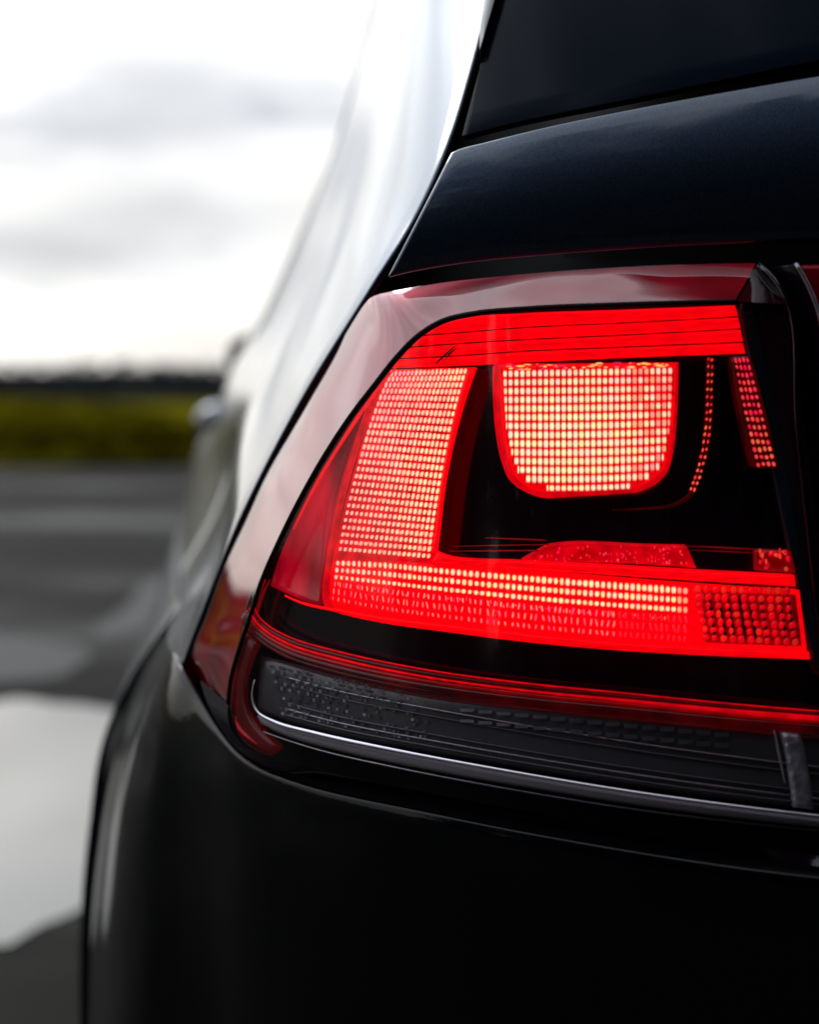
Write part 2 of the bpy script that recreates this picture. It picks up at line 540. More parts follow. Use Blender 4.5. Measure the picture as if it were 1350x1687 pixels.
# unseen tall copse, added behind the viewpoint to darken the rear's reflections
V, F = [], []
for k in range(64):
    az_ = rnd.uniform(105, 244); a = R(az_); rr = rnd.uniform(11, 20)
    tx, ty = rr * math.sin(a), rr * math.cos(a)
    H = rnd.uniform(17, 23)
    for q in range(8):                                   # trunk
        an = q / 8 * 2 * math.pi
        V.append((tx + .22 * math.cos(an), ty + .22 * math.sin(an), -.02)); V.append((tx + .08 * math.cos(an), ty + .08 * math.sin(an), H * .8))
    b0 = len(V) - 16
    for q in range(8):
        a0 = b0 + 2 * q; a1 = b0 + 2 * ((q + 1) % 8)
        F.append((a0, a1, a1 + 1, a0 + 1))
    for q in range(900 if az_ < 190 else int(900 * max(.08, 1 - (az_ - 190) / 46))):
        u = rnd.uniform(-1, 1); v = rnd.random()
        wd_ = 3.1 * math.sqrt(max(.04, 1 - (v * 1.5 - .6) ** 2))
        an = rnd.uniform(0, 6.28); r_ = wd_ * math.sqrt(rnd.random())
        c = np.array((tx + r_ * math.cos(an), ty + r_ * math.sin(an), .3 + v * H))
        b0 = len(V); sz = rnd.uniform(.35, .8)
        for _ in range(4): V.append(c + np.array([rnd.uniform(-1, 1) for _ in range(3)]) * sz)
        F.append((b0, b0 + 1, b0 + 2)); F.append((b0 + 1, b0 + 2, b0 + 3))
cop = link('added_copse', V, F, wood, smooth=False)
tag(cop, 'dense unseen copse added behind the viewpoint to darken reflections in the paint', 'woodland', kind='stuff')

# ============================================================ the car
car = empty('parked_car', (0.75, 2.9, 0))
tag(car, 'glossy black hatchback seen close from behind with its left tail light glowing red', 'car')
CARP = (0.75, 2.9, 0)


def cp(o):
    """parent to the car keeping the world position"""
    o.parent = car
    o.location = (-CARP[0], -CARP[1], -CARP[2])
    return o


ZR = [.50, .42, .29, .24, .17, .12, .06, 0.0, -.07, -.12, -.165]
S0 = [P(890, -330, 1.12), P(842, -150, 1.03), P(805, 0, .96), P(776, 110, .91), P(738, 232, .872), P(686, 350, .85), P(607, 478, .835),
      P(497, 655, .85), P(396, 850, .88), P(338, 990, .90), P(298, 1096, .91)]
S1 = [P(690, -330, 1.3), P(665, -160, 1.3), P(640, 0, 1.3), P(618, 100, 1.3), P(590, 200, 1.3), P(555, 320, 1.3), P(515, 430, 1.3),
      P(452, 560, 1.3), P(398, 680, 1.3), P(384, 830, 1.3), P(296, 985, 1.3)]
S3 = [W(x, 3.6, z) for x, z in ((.13, .50), (.10, .42), (.05, .30), (.02, .24), (-.02, .17), (-.06, .12), (-.10, .06), (-.128, .0), (-.140, -.068), (-.180, -.092), (-.182, -.165))]
Sm = []
for a, b_ in zip(S0, S1):
    q = b_ * .56 + a * .44; q[1] = a[1] + .25 * (b_[1] - a[1]); q[2] = .65 * a[2] + .35 * b_[2]
    Sm.append(q)
S2 = []
for a, b_ in zip(S1, S3):
    q = a * .55 + b_ * .45; q[1] = 2.1; q[0] -= .012; S2.append(q)
S4 = [q + np.array((.02, .9, -.02)) for q in S3]
sections = [S0, Sm, S1, S2, S3, S4]
NU, NVs = 120, 110
SIDE = loft(sections, NU, NVs)          # [along, down]
# clip tailing: columns 0..NU-1 down, rows along Y


def side_patch(name, a0, a1, b0, b1, material, off=0.0, mirror=False, **kw):
    Gp = SIDE[a0:a1 + 1, b0:b1 + 1].copy()
    if off:
        Gp[..., 0] += off
    if mirror:
        Gp[..., 0] = 1.5 - Gp[..., 0]
    o = panel(name, Gp, material, car, flip=not mirror, **kw)
    return cp(o)


def row_of_y(y): return int(np.argmin(np.abs(SIDE[:, 60, 1] - y)))


def col_of_z(z): return int(np.argmin(np.abs(SIDE[row_of_y(1.9), :, 2] - CAMZ - z)))


cw0, cw1 = col_of_z(.36), col_of_z(0.045)
rw = [row_of_y(1.52), row_of_y(1.85), row_of_y(1.93), row_of_y(2.6), row_of_y(2.72), row_of_y(3.5), NVs - 1]
for mir in (False, True):
    side_patch('rear_quarter_panel', 0, rw[0], 0, NU - 1, M['paint'], mirror=mir)
    side_patch('roof_rail', rw[0], rw[-1], 0, cw0, M['paint'], mirror=mir)
    side_patch('shoulder_panel', rw[0], rw[-1], cw1, NU - 1, M['paint'], mirror=mir)
    side_patch('side_window', rw[0], rw[1], cw0, cw1, M['glass_dark'], off=0.003, mirror=mir)
    side_patch('window_pillar', rw[1], rw[2], cw0, cw1, M['paint'], off=0.001, mirror=mir)
    side_patch('side_window', rw[2], rw[3], cw0, cw1, M['glass_dark'], off=0.003, mirror=mir)
    side_patch('window_pillar', rw[3], rw[4], cw0, cw1, M['plastic'], off=0.001, mirror=mir)
    side_patch('side_window', rw[4], rw[5], cw0, cw1, M['glass_dark'], off=0.003, mirror=mir)
    # waistline seal and wind deflector
    wl = [SIDE[i, cw1] + np.array((.0, 0, 0)) for i in range(rw[3], rw[5], 3)]
    if mir: wl = [np.array((1.5 - p[0], p[1], p[2])) for p in wl]
    cp(tube('window_seal', wl, 0.006, M['rubber'], car))

# lower body side with wheel arches
low = {1.28: [(-.1, -.168), (-.142, -.25), (-.158, -.33), (-.166, -.42), (-.163, -.55), (-.145, -.66), (-.11, -.74)],
       2.1: [(-.155, -.168), (-.162, -.25), (-.158, -.33), (-.154, -.42), (-.148, -.55), (-.165, -.66), (-.12, -.74)],
       3.6: [(-.184, -.168), (-.174, -.25), (-.166, -.33), (-.158, -.42), (-.148, -.55), (-.17, -.66), (-.12, -.74)],
       4.5: [(-.165, -.168), (-.17, -.25), (-.172, -.33), (-.172, -.42), (-.17, -.55), (-.15, -.66), (-.10, -.74)]}
top_pts = {}
secs = []
for y, pts in low.items():
    i = row_of_y(y)
    tp = SIDE[i, -1]
    L_ = [W(x, y, z) for x, z in pts]
    L_[0] = np.array((tp[0], y, tp[2] - .003))
    secs.append(L_)
LOW = loft(secs, 60, 170)
WHEELS = [(1.72, -.63), (4.30, -.63)]
RA = 0.365
inside = np.zeros(LOW.shape[:2], bool)
for wy, wz in WHEELS:
    d = np.hypot(LOW[..., 1] - wy, LOW[..., 2] - CAMZ - wz)
    ins = d < RA
    inside |= ins
    sel = ins & (d > RA - .035)
    k = np.where(sel, RA / np.maximum(d, 1e-6), 1)
    LOW[..., 1] = wy + (LOW[..., 1] - wy) * k
    LOW[..., 2] = CAMZ + wz + (LOW[..., 2] - CAMZ - wz) * k
    inside &= ~sel
for mir in (False, True):
    Gp = LOW.copy()
    if mir: Gp[..., 0] = 1.5 - Gp[..., 0]
    cp(panel('lower_side_panel', Gp, M['paint'], car, thick=.006, bevel=.002, flip=not mir,
             keep=lambda i, j: not (inside[i, j] or inside[i + 1, j] or inside[i, j + 1] or inside[i + 1, j + 1])))

# roof, bonnet, windscreen
roof_rows = []
for i in range(0, NVs, 4):
    e = SIDE[i, 0]
    if e[1] > 3.4: break
    roof_rows.append([e, np.array((.35, e[1] - .03, e[2] + .025)), np.array((.75, e[1] - .05, e[2] + .033)), np.array((1.15, e[1] - .03, e[2] + .025)), np.array((1.5 - e[0], e[1], e[2]))])
cp(panel('roof', loft(roof_rows, 40, 60), M['paint'], car, flip=False))
cp(panel('windscreen', loft([[W(.14, 3.4, .5), W(.75, 3.3, .56), W(1.36, 3.4, .5)], [W(.0, 4.0, .22), W(.75, 3.95, .27), W(1.5, 4.0, .22)], [W(-.1, 4.5, .0), W(.75, 4.6, .04), W(1.6, 4.5, .0)]], 30, 20), M['glass_dark'], car))
cp(panel('bonnet', loft([[W(-.12, 4.45, -.02), W(.75, 4.55, .03), W(1.62, 4.45, -.02)], [W(-.11, 5.0, -.09), W(.75, 5.1, -.04), W(1.61, 5.0, -.09)], [W(0, 5.35, -.25), W(.75, 5.5, -.2), W(1.5, 5.35, -.25)]], 30, 20), M['paint'], car))
cp(panel('front_bumper', loft([[W(-.15, 4.45, -.165), W(-.1, 5.0, -.2), W(.1, 5.4, -.26), W(.75, 5.52, -.22), W(1.4, 5.4, -.26), W(1.6, 5.0, -.2), W(1.65, 4.45, -.165)],
                               [W(-.13, 4.68, -.72), W(-.1, 5.0, -.72), W(.1, 5.38, -.74), W(.75, 5.5, -.74), W(1.4, 5.38, -.74), W(1.6, 5.0, -.72), W(1.63, 4.68, -.72)]], 60, 20), M['paint'], car))
# underside
cp(link('underbody', [W(-.08, .95, -.70), W(1.58, .95, -.70), W(1.58, 5.2, -.70), W(-.08, 5.2, -.70)], [(0, 1, 2, 3)], M['rubber'], car, smooth=False))


def wheel(y, x, side):
    V, F = [], []
    seg = 48
    prof = [(-.10, .20), (-.105, .29), (-.08, .315), (0, .32), (.08, .315), (.105, .29), (.10, .20)]
    for k in range(seg):
        a = 2 * math.pi * k / seg
        for px_, rr in prof: V.append((x + px_, y + rr * math.cos(a), .32 + rr * math.sin(a)))
    n = len(prof)
    for k in range(seg):
        for q in range(n - 1):
            a0 = k * n + q; a1 = ((k + 1) % seg) * n + q
            F.append((a0, a1, a1 + 1, a0 + 1))
    ty = cp(link('wheel', V, F, M['tyre'], car))
    V, F = [], []
    xo = x - side * .07
    for s in range(5):
        for e in (-1, 1):
            a = 2 * math.pi * s / 5
            c, d = math.cos(a), math.sin(a)
            b0 = len(V)
            for rr, hw in ((.03, .03), (.2, .018)):
                for t_ in (-hw, hw):
                    for xx in (xo, xo + side * .03):
                        off = e * .02 * rr / .2
                        V.append((xx, y + rr * c - (t_ + off) * d, .32 + rr * d + (t_ + off) * c))
            F += [(b0, b0 + 2, b0 + 6, b0 + 4), (b0 + 1, b0 + 5, b0 + 7, b0 + 3), (b0, b0 + 4, b0 + 5, b0 + 1), (b0 + 2, b0 + 3, b0 + 7, b0 + 6), (b0 + 4, b0 + 6, b0 + 7, b0 + 5), (b0, b0 + 1, b0 + 3, b0 + 2)]
    b0 = len(V)
    for k in range(48):
        a = 2 * math.pi * k / 48
        for rr, xx in ((.19, xo), (.215, xo - side * .01), (.215, xo + side * .15)):
            V.append((xx, y + rr * math.cos(a), .32 + rr * math.sin(a)))
    for k in range(48):
        for q in range(2):
            a0 = b0 + k * 3 + q; a1 = b0 + ((k + 1) % 48) * 3 + q
            F.append((a0, a1, a1 + 1, a0 + 1))
    link('rim', V, F, M['alloy'], ty, smooth=False)


for wy, _ in WHEELS:
    wheel(wy, -.05, 1)
    wheel(wy, 1.55, -1)

# ------------------------------------------------------------ rear surfaces
def T(X, z):
    base = .66 + .30 * abs(.75 - X) ** 2.5
    return base + .25 * max(0.0, z - .03)


def TP(px, py, inset=0.0, f=T):
    v = ray(px, py)
    Y = .75
    for _ in range(40):
        Y = .5 * Y + .5 * (f(v.x * Y, v.z * Y) + inset)
    return np.array((v.x * Y, Y, v.z * Y + CAMZ))


def world_end(X, z, f=T, inset=0.0): return W(X, f(X, z) + inset, z)


def px_curve(pts, n, world=None, inset=0.0, f=T):
    q = hermite([(a, b, 0) for a, b in pts], n)
    out = [TP(a, b, inset, f) for a, b, _ in q]
    return out


def join_center(pts, zc, zend=None):
    """carry a visible edge on to the car's centre line and across to the other side"""
    last = pts[-1]
    zl = last[2] - CAMZ
    A = []
    for k in range(1, 7):
        t_ = k / 6; X = last[0] + (.75 - last[0]) * t_
        z = zl + (zc - zl) * (1 - (1 - t_) ** 2)
        A.append((X, z))
    return A


def full_width(pts, zc, yfun):
    A = join_center(pts, zc)
    right = [np.array((X, yfun(X, z), z + CAMZ)) for X, z in A]
    half = list(pts) + right
    mirr = [np.array((1.5 - p[0], p[1], p[2])) for p in half[:-1]][::-1]
    return half + mirr


tg_top = px_curve([(741, 250), (755, 243), (800, 231), (900, 206), (1050, 175), (1200, 147), (1350, 121), (1500, 98)], 40)
tg_bot = px_curve([(636, 459), (660, 452), (760, 434), (900, 420), (1050, 409), (1200, 401), (1350, 396), (1500, 392)], 40)
top = full_width(tg_top, .20, T)
bot = full_width(tg_bot, .085, T)
rows = []
for t_ in np.linspace(0, 1, 9):
    rows.append([None] * len(top))
    for i in range(len(top)):
        q = top[i] * (1 - t_) + bot[i] * t_
        X, z = q[0], q[2] - CAMZ
        Xs = X if X <= .75 else 1.5 - X
        q = np.array((X, T(Xs, z) - .006 * math.sin(math.pi * t_), q[2]))
        rows[-1][i] = q
cp(panel('tailgate', np.array(rows), M['paint'], car, thick=.006, bevel=.0022, flip=True))


def TG(X, z):      # rear glass leans forward
    Xs = X if X <= .75 else 1.5 - X
    zb = .075 + .12 * (1 - math.exp(-max(0, Xs - .06) * 5))
    return .66 + .30 * abs(.75 - Xs) ** 2.5 + .02 + .42 * max(0.0, z - zb + .04) ** 1.05


gl_bot = px_curve([(762, 224), (780, 219), (860, 199), (1000, 171), (1150, 140), (1350, 99), (1500, 74)], 40, f=TG)
gl_left = px_curve([(762, 224), (792, 110), (826, -6), (865, -150), (905, -300)], 20, f=TG)
gb = full_width(gl_bot, .22, TG)
gtz = gl_left[-1][2] - CAMZ
rows = []
for k, lp in enumerate(gl_left):
    t_ = k / (len(gl_left) - 1)
    row = []
    for i, bpnt in enumerate(gb):
        u = i / (len(gb) - 1)
        # stretch the bottom row between the two leaning sides
        xl = lp[0]; xr = 1.5 - lp[0]
        X = xl + (bpnt[0] - gb[0][0]) / (gb[-1][0] - gb[0][0]) * (xr - xl)
        zb = bpnt[2] - CAMZ
        z = zb + (lp[2] - CAMZ - (gb[0][2] - CAMZ)) * (gtz + .06 - zb) / (gtz + .0 - (gb[0][2] - CAMZ))
        if i in (0, len(gb) - 1): z = lp[2] - CAMZ
        row.append(np.array((X, TG(X, z), z + CAMZ)))
    rows.append(row)
cp(panel('rear_window', np.array(rows), M['glass_dark'], car, thick=.005, bevel=.0018))
# roof spoiler closing the glass top
sp = [[r_ + np.array((0, .0, .0)) for r_ in (rows[-1][0] + np.array((0, 0, .01)), rows[-1][40] + np.array((0, 0, .01)), rows[-1][-1] + np.array((0, 0, .01)))],
      [rows[-1][0] + np.array((.0, .02, .10)), rows[-1][40] + np.array((0, -.06, .06)), rows[-1][-1] + np.array((0, .02, .10))],
      [W(.14, 1.35, .49), W(.75, 1.3, .52), W(1.36, 1.35, .49)]]
cp(panel('roof_spoiler', loft(sp, 40, 20), M['paint'], car, flip=False))

# black liner under every gap: follows the rear shape further in
rows = []
for z in np.linspace(.40, -.42, 40):
    row = []
    xl_ = float(np.interp(z, [p[2] - CAMZ for p in S0[::-1]], [p[0] for p in S0[::-1]])) + .012
    for X in np.linspace(xl_, 1.5 - xl_, 60):
        Xs = X if X <= .75 else 1.5 - X
        y = max(T(Xs, z), TG(Xs, z) if z > .05 else 0) + .05
        ys = float(np.interp(z, [p[2] - CAMZ for p in S0[::-1]], [p[1] for p in S0[::-1]])) + .014
        k_ = max(0.0, 1 - (Xs - xl_) / .07)
        y = y + (max(y, ys) - y) * k_ ** .7
        row.append(W(X, y, z))
    rows.append(row)
cp(panel('inner_liner', np.array(rows), M['rubber'], car, thick=0, flip=True))
# gutter strip between quarter panel and hatch
gut = [[p + np.array((.001, .010, 0)) for p in S0[:9]], [p + np.array((.045, .018, -.004)) for p in S0[:9]]]
cp(panel('hatch_gutter', loft(gut, 40, 4), M['rubber'], car, thick=.002, bevel=0))

# ------------------------------------------------------------ rear bumper
bt = [W(-.094, 1.33, -.17), W(-.078, 1.10, -.166), P(298, 1100, .91), P(322, 1145, .888), P(350, 1192, .862), P(400, 1249, .825), P(500, 1292, .785), P(700, 1337, .738),
      P(900, 1377, .708), P(1350, 1444, .672), W(.50, .645, -.205), W(.75, .64, -.208)]
mult = [2.6, 2.0, 1.0, .9, .9, .9, 1, 1, 1, 1, 1, 1]
nrm = [(-1, -.0), (-1, -.1), (-.85, -.5), (-.75, -.65), (-.6, -.8), (-.45, -.9), (-.3, -.95), (-.2, -1), (-.1, -1), (0, -1), (0, -1), (0, -1)]
prof = [(0, 0, 0), (.05, .001, .020), (.14, -.004, .042), (.28, -.012, .058), (.45, -.022, .066), (.7, -.040, .062), (1, -.09, .0)]
sidew = [1, .88, .52, .38, .22, .08, 0, 0, 0, 0, 0, 0]
rows = []
for f_, o_, so_ in prof:
    row = []
    for p, m_, n_ in zip(bt, sidew, nrm):
        z = p[2] + (.22 - p[2]) * f_
        row.append(np.array((p[0] + n_[0] * (o_ * (1 - m_) + so_ * m_), p[1] + n_[1] * o_, z)))
    row += [np.array((1.5 - q[0], q[1], q[2])) for q in row[:-1][::-1]]
    rows.append(row)
BG = loft(rows, 260, 60)
cp(panel('rear_bumper', BG, M['shaded_bumper_paint'], car, thick=.004, bevel=.0016, flip=True))
# bumper ledge running in under the lamp
led = [[p + np.array((0, .004, -.002)) for p in hermite(bt, 60)], [p + np.array((.004, .055, .004)) for p in hermite(bt, 60)]]
cp(panel('bumper_ledge', loft(led, 90, 4), M['plastic'], car, thick=0, bevel=0))

# ============================================================ tail light
lamp = bpy.data.objects.new('taillight', None)
sc.collection.objects.link(lamp); lamp.parent = car
lamp.location = (-CARP[0], -CARP[1], 0)
lamp['label'] = 'lit red left tail light with gridded lens cells'


def LF(X, z):
    return .70 + 2.15 * max(0.0, .21 - X) ** 2 - .25 * max(0.0, X - .21) * 0.3 + .10 * (z + .05)


def LP(px, py, inset=0.0): return TP(px, py, inset, LF)


def slab(name, topc, botc, inset, thick, material, parent=lamp, nu=60, nv=6, bulge=0.0, power=6, tops=None):
    """closed block between two edge curves given as sight-line pixels on the lamp's face"""
    kn = (chord(topc) + chord(botc)) / 2 if len(topc) == len(botc) and len(topc) > 2 else None
    tu = hermite([(a, b, 0) for a, b in topc], nu, knots=kn)
    bu = hermite([(a, b, 0) for a, b in botc], nu, knots=kn)
    V, F = [], []
    for i in range(nv):
        v = i / (nv - 1)
        for j in range(nu):
            u = j / (nu - 1)
            q = tu[j] * (1 - v) + bu[j] * v
            e = (1 - abs(2 * v - 1) ** power) * (1 - abs(2 * u - 1) ** (power * 4))
            V.append(LP(q[0], q[1], inset - bulge * e))
    F = grid_faces(nv, nu)
    nF = len(V)
    ring = [j for j in range(nu)] + [i * nu + nu - 1 for i in range(1, nv)] + [(nv - 1) * nu + j for j in range(nu - 2, -1, -1)] + [i * nu for i in range(nv - 2, 0, -1)]
    for k in ring: V.append(V[k] + np.array((0, thick, 0)))
    n = len(ring)
    for k in range(n):
        F.append((ring[(k + 1) % n], ring[k], nF + k, nF + (k + 1) % n))
    return link(name, V, F, material, parent)


def lamp_tube(name, pts, inset, r, material, parent=lamp, seg=6, n=None):
    q = hermite([(a, b, 0) for a, b in pts], max(16, 6 * len(pts)))
    return tube(name, [LP(a, b, inset) for a, b, _ in q], r, material, parent, seg, n or len(q))


# -- outer shell of clear plastic
O_ = [(330, 1120), (320, 1100), (311, 1083), (338, 1008), (366, 930), (400, 853), (440, 773), (500, 664), (560, 566), (602, 500), (618, 487), (650, 479), (740, 463), (850, 452), (1000, 441), (1150, 434), (1252, 432)]
C_ = [(376, 1160), (380, 1120), (392, 1075), (412, 1015), (432, 955), (460, 892), (492, 828), (532, 757), (580, 684), (620, 632), (655, 588), (690, 553), (730, 529), (780, 517), (880, 508), (1030, 502), (1216, 497)]
Od = [.908, .910, .912, .903, .895, .884, .868, .853, .838, .822, .810, .796, .778, .760, .745, .736, .732]
Oc = [P(a, b, d) for (a, b), d in zip(O_, Od)]
Cc = [LP(a, b) for a, b in C_]
mid1, mid2 = [], []
for a, b in zip(Cc, Oc):
    q = a * .72 + b * .28; q[1] -= .0015 * (b[1] - a[1]) / .06; mid1.append(q)
    q = a * .3 + b * .7; q[1] -= .003 * (b[1] - a[1]) / .06; mid2.append(q)
FL = loft([Cc, mid1, mid2, Oc], 160, 14)
panel('lens_flank', FL, M['cover_red'], lamp, thick=0, flip=False)
# dark red housing wall under the flank
FI = FL.copy(); FI[..., 1] += .006
back = FI[-1:].copy(); back[..., 1] += .05
FI = np.concatenate([FI, back], axis=0)
panel('housing_wall', FI, M['flank_inner'], lamp, thick=0)
# face of the cover
Bc = [(376, 1160), (378, 1195), (400, 1226), (440, 1247), (520, 1268), (650, 1295), (850, 1333), (1050, 1367), (1250, 1396), (1370, 1412)]
tu = hermite([(a, b, 0) for a, b in C_ + [(1262, 499), (1300, 502)]], 120)
bu = hermite([(a, b, 0) for a, b in Bc], 120)
G = np.array([[LP(*(tu[j] * (1 - v) + bu[j] * v)[:2]) for j in range(120)] for v in np.linspace(0, 1, 40)])
panel('lens_cover', G, M['cover'], lamp, thick=0)
# top chamfer runs on to the right end, then the end cap turning into the gap
panel('lens_corner', loft([[P(1252, 432, .732), P(1278, 465, .725), P(1303, 497, .717)], [LP(1216, 497), LP(1259, 499), LP(1300, 502)]], 16, 8), M['cover_red'], lamp, thick=0)
cb = loft([[P(1252, 432, .740), P(1278, 465, .733), P(1303, 497, .725)], [LP(1216, 497, .006), LP(1259, 499, .006), LP(1300, 502, .006)]], 16, 8)
panel('corner_backing', cb, M['maroon'], lamp, thick=0)
rightwall = loft([[P(1252, 432, .728), P(1300, 492, .716), P(1318, 700, .708), P(1340, 900, .704), P(1372, 1200, .70), P(1390, 1425, .70)],
                  [P(1262, 434, .76), P(1312, 492, .76), P(1332, 700, .76), P(1356, 900, .76), P(1390, 1200, .76), P(1405, 1425, .76)]], 40, 4)
panel('housing_end', rightwall, M['gloss_black'], lamp, thick=.002, bevel=0)
# seal bead along the crease
lamp_tube('lens_seal', C_, 0.0, [.0011, .0011, .0013, .0014, .0014, .0012, .0012, .0012], M['rubber'], n=140, seg=8)
# lower rim of cover
rimb = loft([[LP(*p) for p in Bc], [P(330, 1120, .885), P(348, 1172, .855), P(385, 1228, .825), P(430, 1258, .805), P(520, 1284, .784), P(650, 1313, .755), P(850, 1352, .722), P(1050, 1385, .702), P(1250, 1414, .688), P(1370, 1430, .68)]], 120, 5)
panel('lens_lower_rim', rimb, M['gloss_black'], lamp, thick=0, flip=True)

# -- housing floor: glossy black bezel behind everything
slab('bezel', [(430, 960), (470, 880), (530, 780), (600, 675), (660, 590), (730, 532), (900, 512), (1210, 500), (1290, 503)],
     [(440, 1040), (500, 1075), (600, 1100), (700, 1120), (850, 1140), (1000, 1155), (1150, 1168), (1300, 1185), (1370, 1195)], .018, .01, M['gloss_black'], nu=90, nv=24)
slab('right_bezel', [(1222, 500), (1262, 500), (1300, 502)], [(1340, 1110), (1365, 1120), (1390, 1130)], .009, .004, M['maroon'], nu=12, nv=20)
slab('bezel_stripe', [(1217, 502), (1247, 502)], [(1342, 1100), (1362, 1104)], .0085, .002, M['teal'], nu=4, nv=24)

# -- top light bar: four lit strips with grooves between
top_edges = [
    [(716, 538), (760, 524), (860, 516), (1030, 510), (1212, 503)],
    [(694, 554), (760, 549), (860, 541), (1030, 533), (1217, 523)],
    [(677, 573), (760, 567), (860, 561), (1030, 553), (1221, 543)],
    [(657, 592), (760, 587), (860, 580), (1030, 573), (1225, 565)],
    [(644, 609), (760, 605), (860, 600), (1030, 592), (1229, 585)]]
for k in range(4):
    a = top_edges[k]; b_ = [(x, y - 2.6) for x, y in top_edges[k + 1]]
    slab('light_strip', a, b_, .006 + .0006 * k, .004, M['lit_red'], nu=70, nv=7, bulge=.0012)
slab('light_bar_base', top_edges[0], top_edges[4], .011, .003, M['groove'], nu=60, nv=5)
for pts in ([(718, 600), (730, 588), (742, 577), (750, 570)], [(735, 590), (742, 582), (752, 574)]):
    lamp_tube('strip_crack', pts, .0046, [.0002, .0005, .0004, .0002], M['groove'], n=14)

# -- cells
def lerp(a, b, t): return a + (b - a) * t


def at(C, t):
    k = t * (len(C) - 1); i = min(int(k), len(C) - 2)
    return C[i] + (C[i + 1] - C[i]) * (k - i)


class Cells:
    def __init__(s): s.V, s.F, s.C = [], [], []
    def add(s, c, hx, hy, shear, inset, bulge, core, rim, sx=0.0, power=3.0):
        """one pillow lens: centre pixel c, half size in pixels, dome height in metres"""
        n = 10
        b0 = len(s.V)
        s.V.append(LP(c[0] + sx * hx, c[1], inset - bulge)); s.C.append((*core, 1))
        for ring, (k, h, col) in enumerate(((.55, .78, core), (.86, .25, [lerp(core[i], rim[i], .75) for i in range(3)]), (1.0, 0, rim))):
            for q in range(n):
                a = 2 * math.pi * (q + .5) / n
                ca, sa = math.cos(a), math.sin(a)
                rr = (abs(ca) ** power + abs(sa) ** power) ** (-1 / power)
                x = ca * rr * hx * k; y = sa * rr * hy * k
                s.V.append(LP(c[0] + x - shear * y, c[1] + y, inset - bulge * h)); s.C.append((*col, 1))
        for q in range(n):
            q2 = (q + 1) % n
            s.F.append((b0, b0 + 1 + q, b0 + 1 + q2))
            for r_ in range(2):
                a0 = b0 + 1 + r_ * n
                s.F.append((a0 + q, a0 + n + q, a0 + n + q2, a0 + q2))
    def build(s, name):
        o = link(name, s.V, s.F, M['cell'], lamp, attrs=s.C)
        o['kind'] = 'stuff'
        return o


CREAM = np.array((1.0, .88, .48)); PINK = np.array((1.0, .50, .42)); DEEP = np.array((.75, .0, .012)); RIM = np.array((.80, .01, .02))
rr_ = random.Random(5)


def curve_at(pts, t): return hermite([(a, b, 0) for a, b in pts], 2, ts=[t, t])[0]


# L-shaped block: standing arm
Lleft = hermite([(645, 611, 0), (628, 645, 0), (606, 705, 0), (586, 775, 0), (568, 845, 0), (556, 910, 0)], 60)
Lright = hermite([(772, 606, 0), (756, 660, 0), (738, 735, 0), (725, 810, 0), (716, 870, 0), (710, 922, 0)], 60)
cells = Cells()
rows_n, cols_n = 26, 19
for i in range(rows_n):
    v = (i + .5) / rows_n
    a = at(Lleft, v); b_ = at(Lright, v)
    for j in range(cols_n):
        u = (j + .5) / cols_n
        x = lerp(a[0], b_[0], u); y = lerp(a[1], b_[1], u)
        wpx = (b_[0] - a[0]) / cols_n
        warm = min(1, max(0, u * 1.15 - .1 + (.15 if v > .3 else -.1)))
        fade = 1.0 - .35 * max(0, v - .55) - .22 * max(0, .25 - v) * 4 * .4
        core = (PINK * (1 - warm) + CREAM * warm) * rr_.uniform(.82, 1.1) * fade
        core = np.array((max(1.0, core[0]), core[1] * rr_.uniform(.85, 1.1), core[2]))
        hs = .5 if v < .5 else lerp(.5, .36, (v - .5) * 2) * lerp(.85, 1.15, u)
        cells.add((x, y), wpx * lerp(.43, .47, u) * rr_.uniform(.88, 1.06) * (1 if v < .6 else .92), 12.0 * min(.47, hs * .95) * rr_.uniform(.85, 1.06), .2, .008, .0013, core, RIM, sx=rr_.uniform(-.4, .4), power=5)
for i in range(rows_n):
    v = (i + .5) / rows_n
    a = at(Lleft, v); b_ = at(Lright, v)
    for j in range(1, cols_n):
        x = lerp(a[0], b_[0], j / cols_n); y = lerp(a[1], b_[1], j / cols_n)
        if rr_.random() < .55:
            cells.add((x + rr_.uniform(-.6, .6), y + rr_.uniform(-2, 2)), 1.0, rr_.uniform(1.5, 4), .2, .0072, .0004, np.array((1.0, rr_.uniform(.05, .4), .12)), RIM, power=2)
cells.build('prism_cells')
Lleft_o = [(636, 611), (618, 645), (596, 705), (575, 775), (556, 845), (544, 910)]
slab('prism_block', [(640, 609), (785, 605)], [(637, 612), (784, 608)], .009, .004, M['lit_red'], nu=8, nv=3)


def vslab(name, left, right, inset, thick, material, bulge=0.0, nu=30, nv=10):
    return slab(name, left, right, inset, thick, material, nu=nu, nv=nv, bulge=bulge)


vslab('prism_base', [(644, 610), (626, 645), (604, 705), (584, 775), (565, 845), (550, 920), (541, 985), (541, 1004)],
      [(778, 606), (762, 660), (745, 735), (731, 810), (724, 870), (719, 915), (716, 960), (716, 1010)], .0095, .004, M['lit_red_mid'])
vslab('prism_edge', [(772, 606), (755, 660), (738, 735), (725, 810), (718, 870), (712, 912)],
      [(787, 606), (768, 660), (748, 735), (734, 810), (727, 870), (722, 908)], .006, .006, M['lit_red'], bulge=.0015, nv=6)
vslab('prism_outer_edge', [(634, 614), (612, 655), (590, 712), (568, 780), (550, 850), (538, 920), (531, 980), (534, 1000)],
      [(642, 614), (622, 655), (601, 712), (580, 780), (562, 850), (550, 920), (544, 985), (552, 1004)], .006, .006, M['lit_red_mid'], bulge=.0012, nv=6)

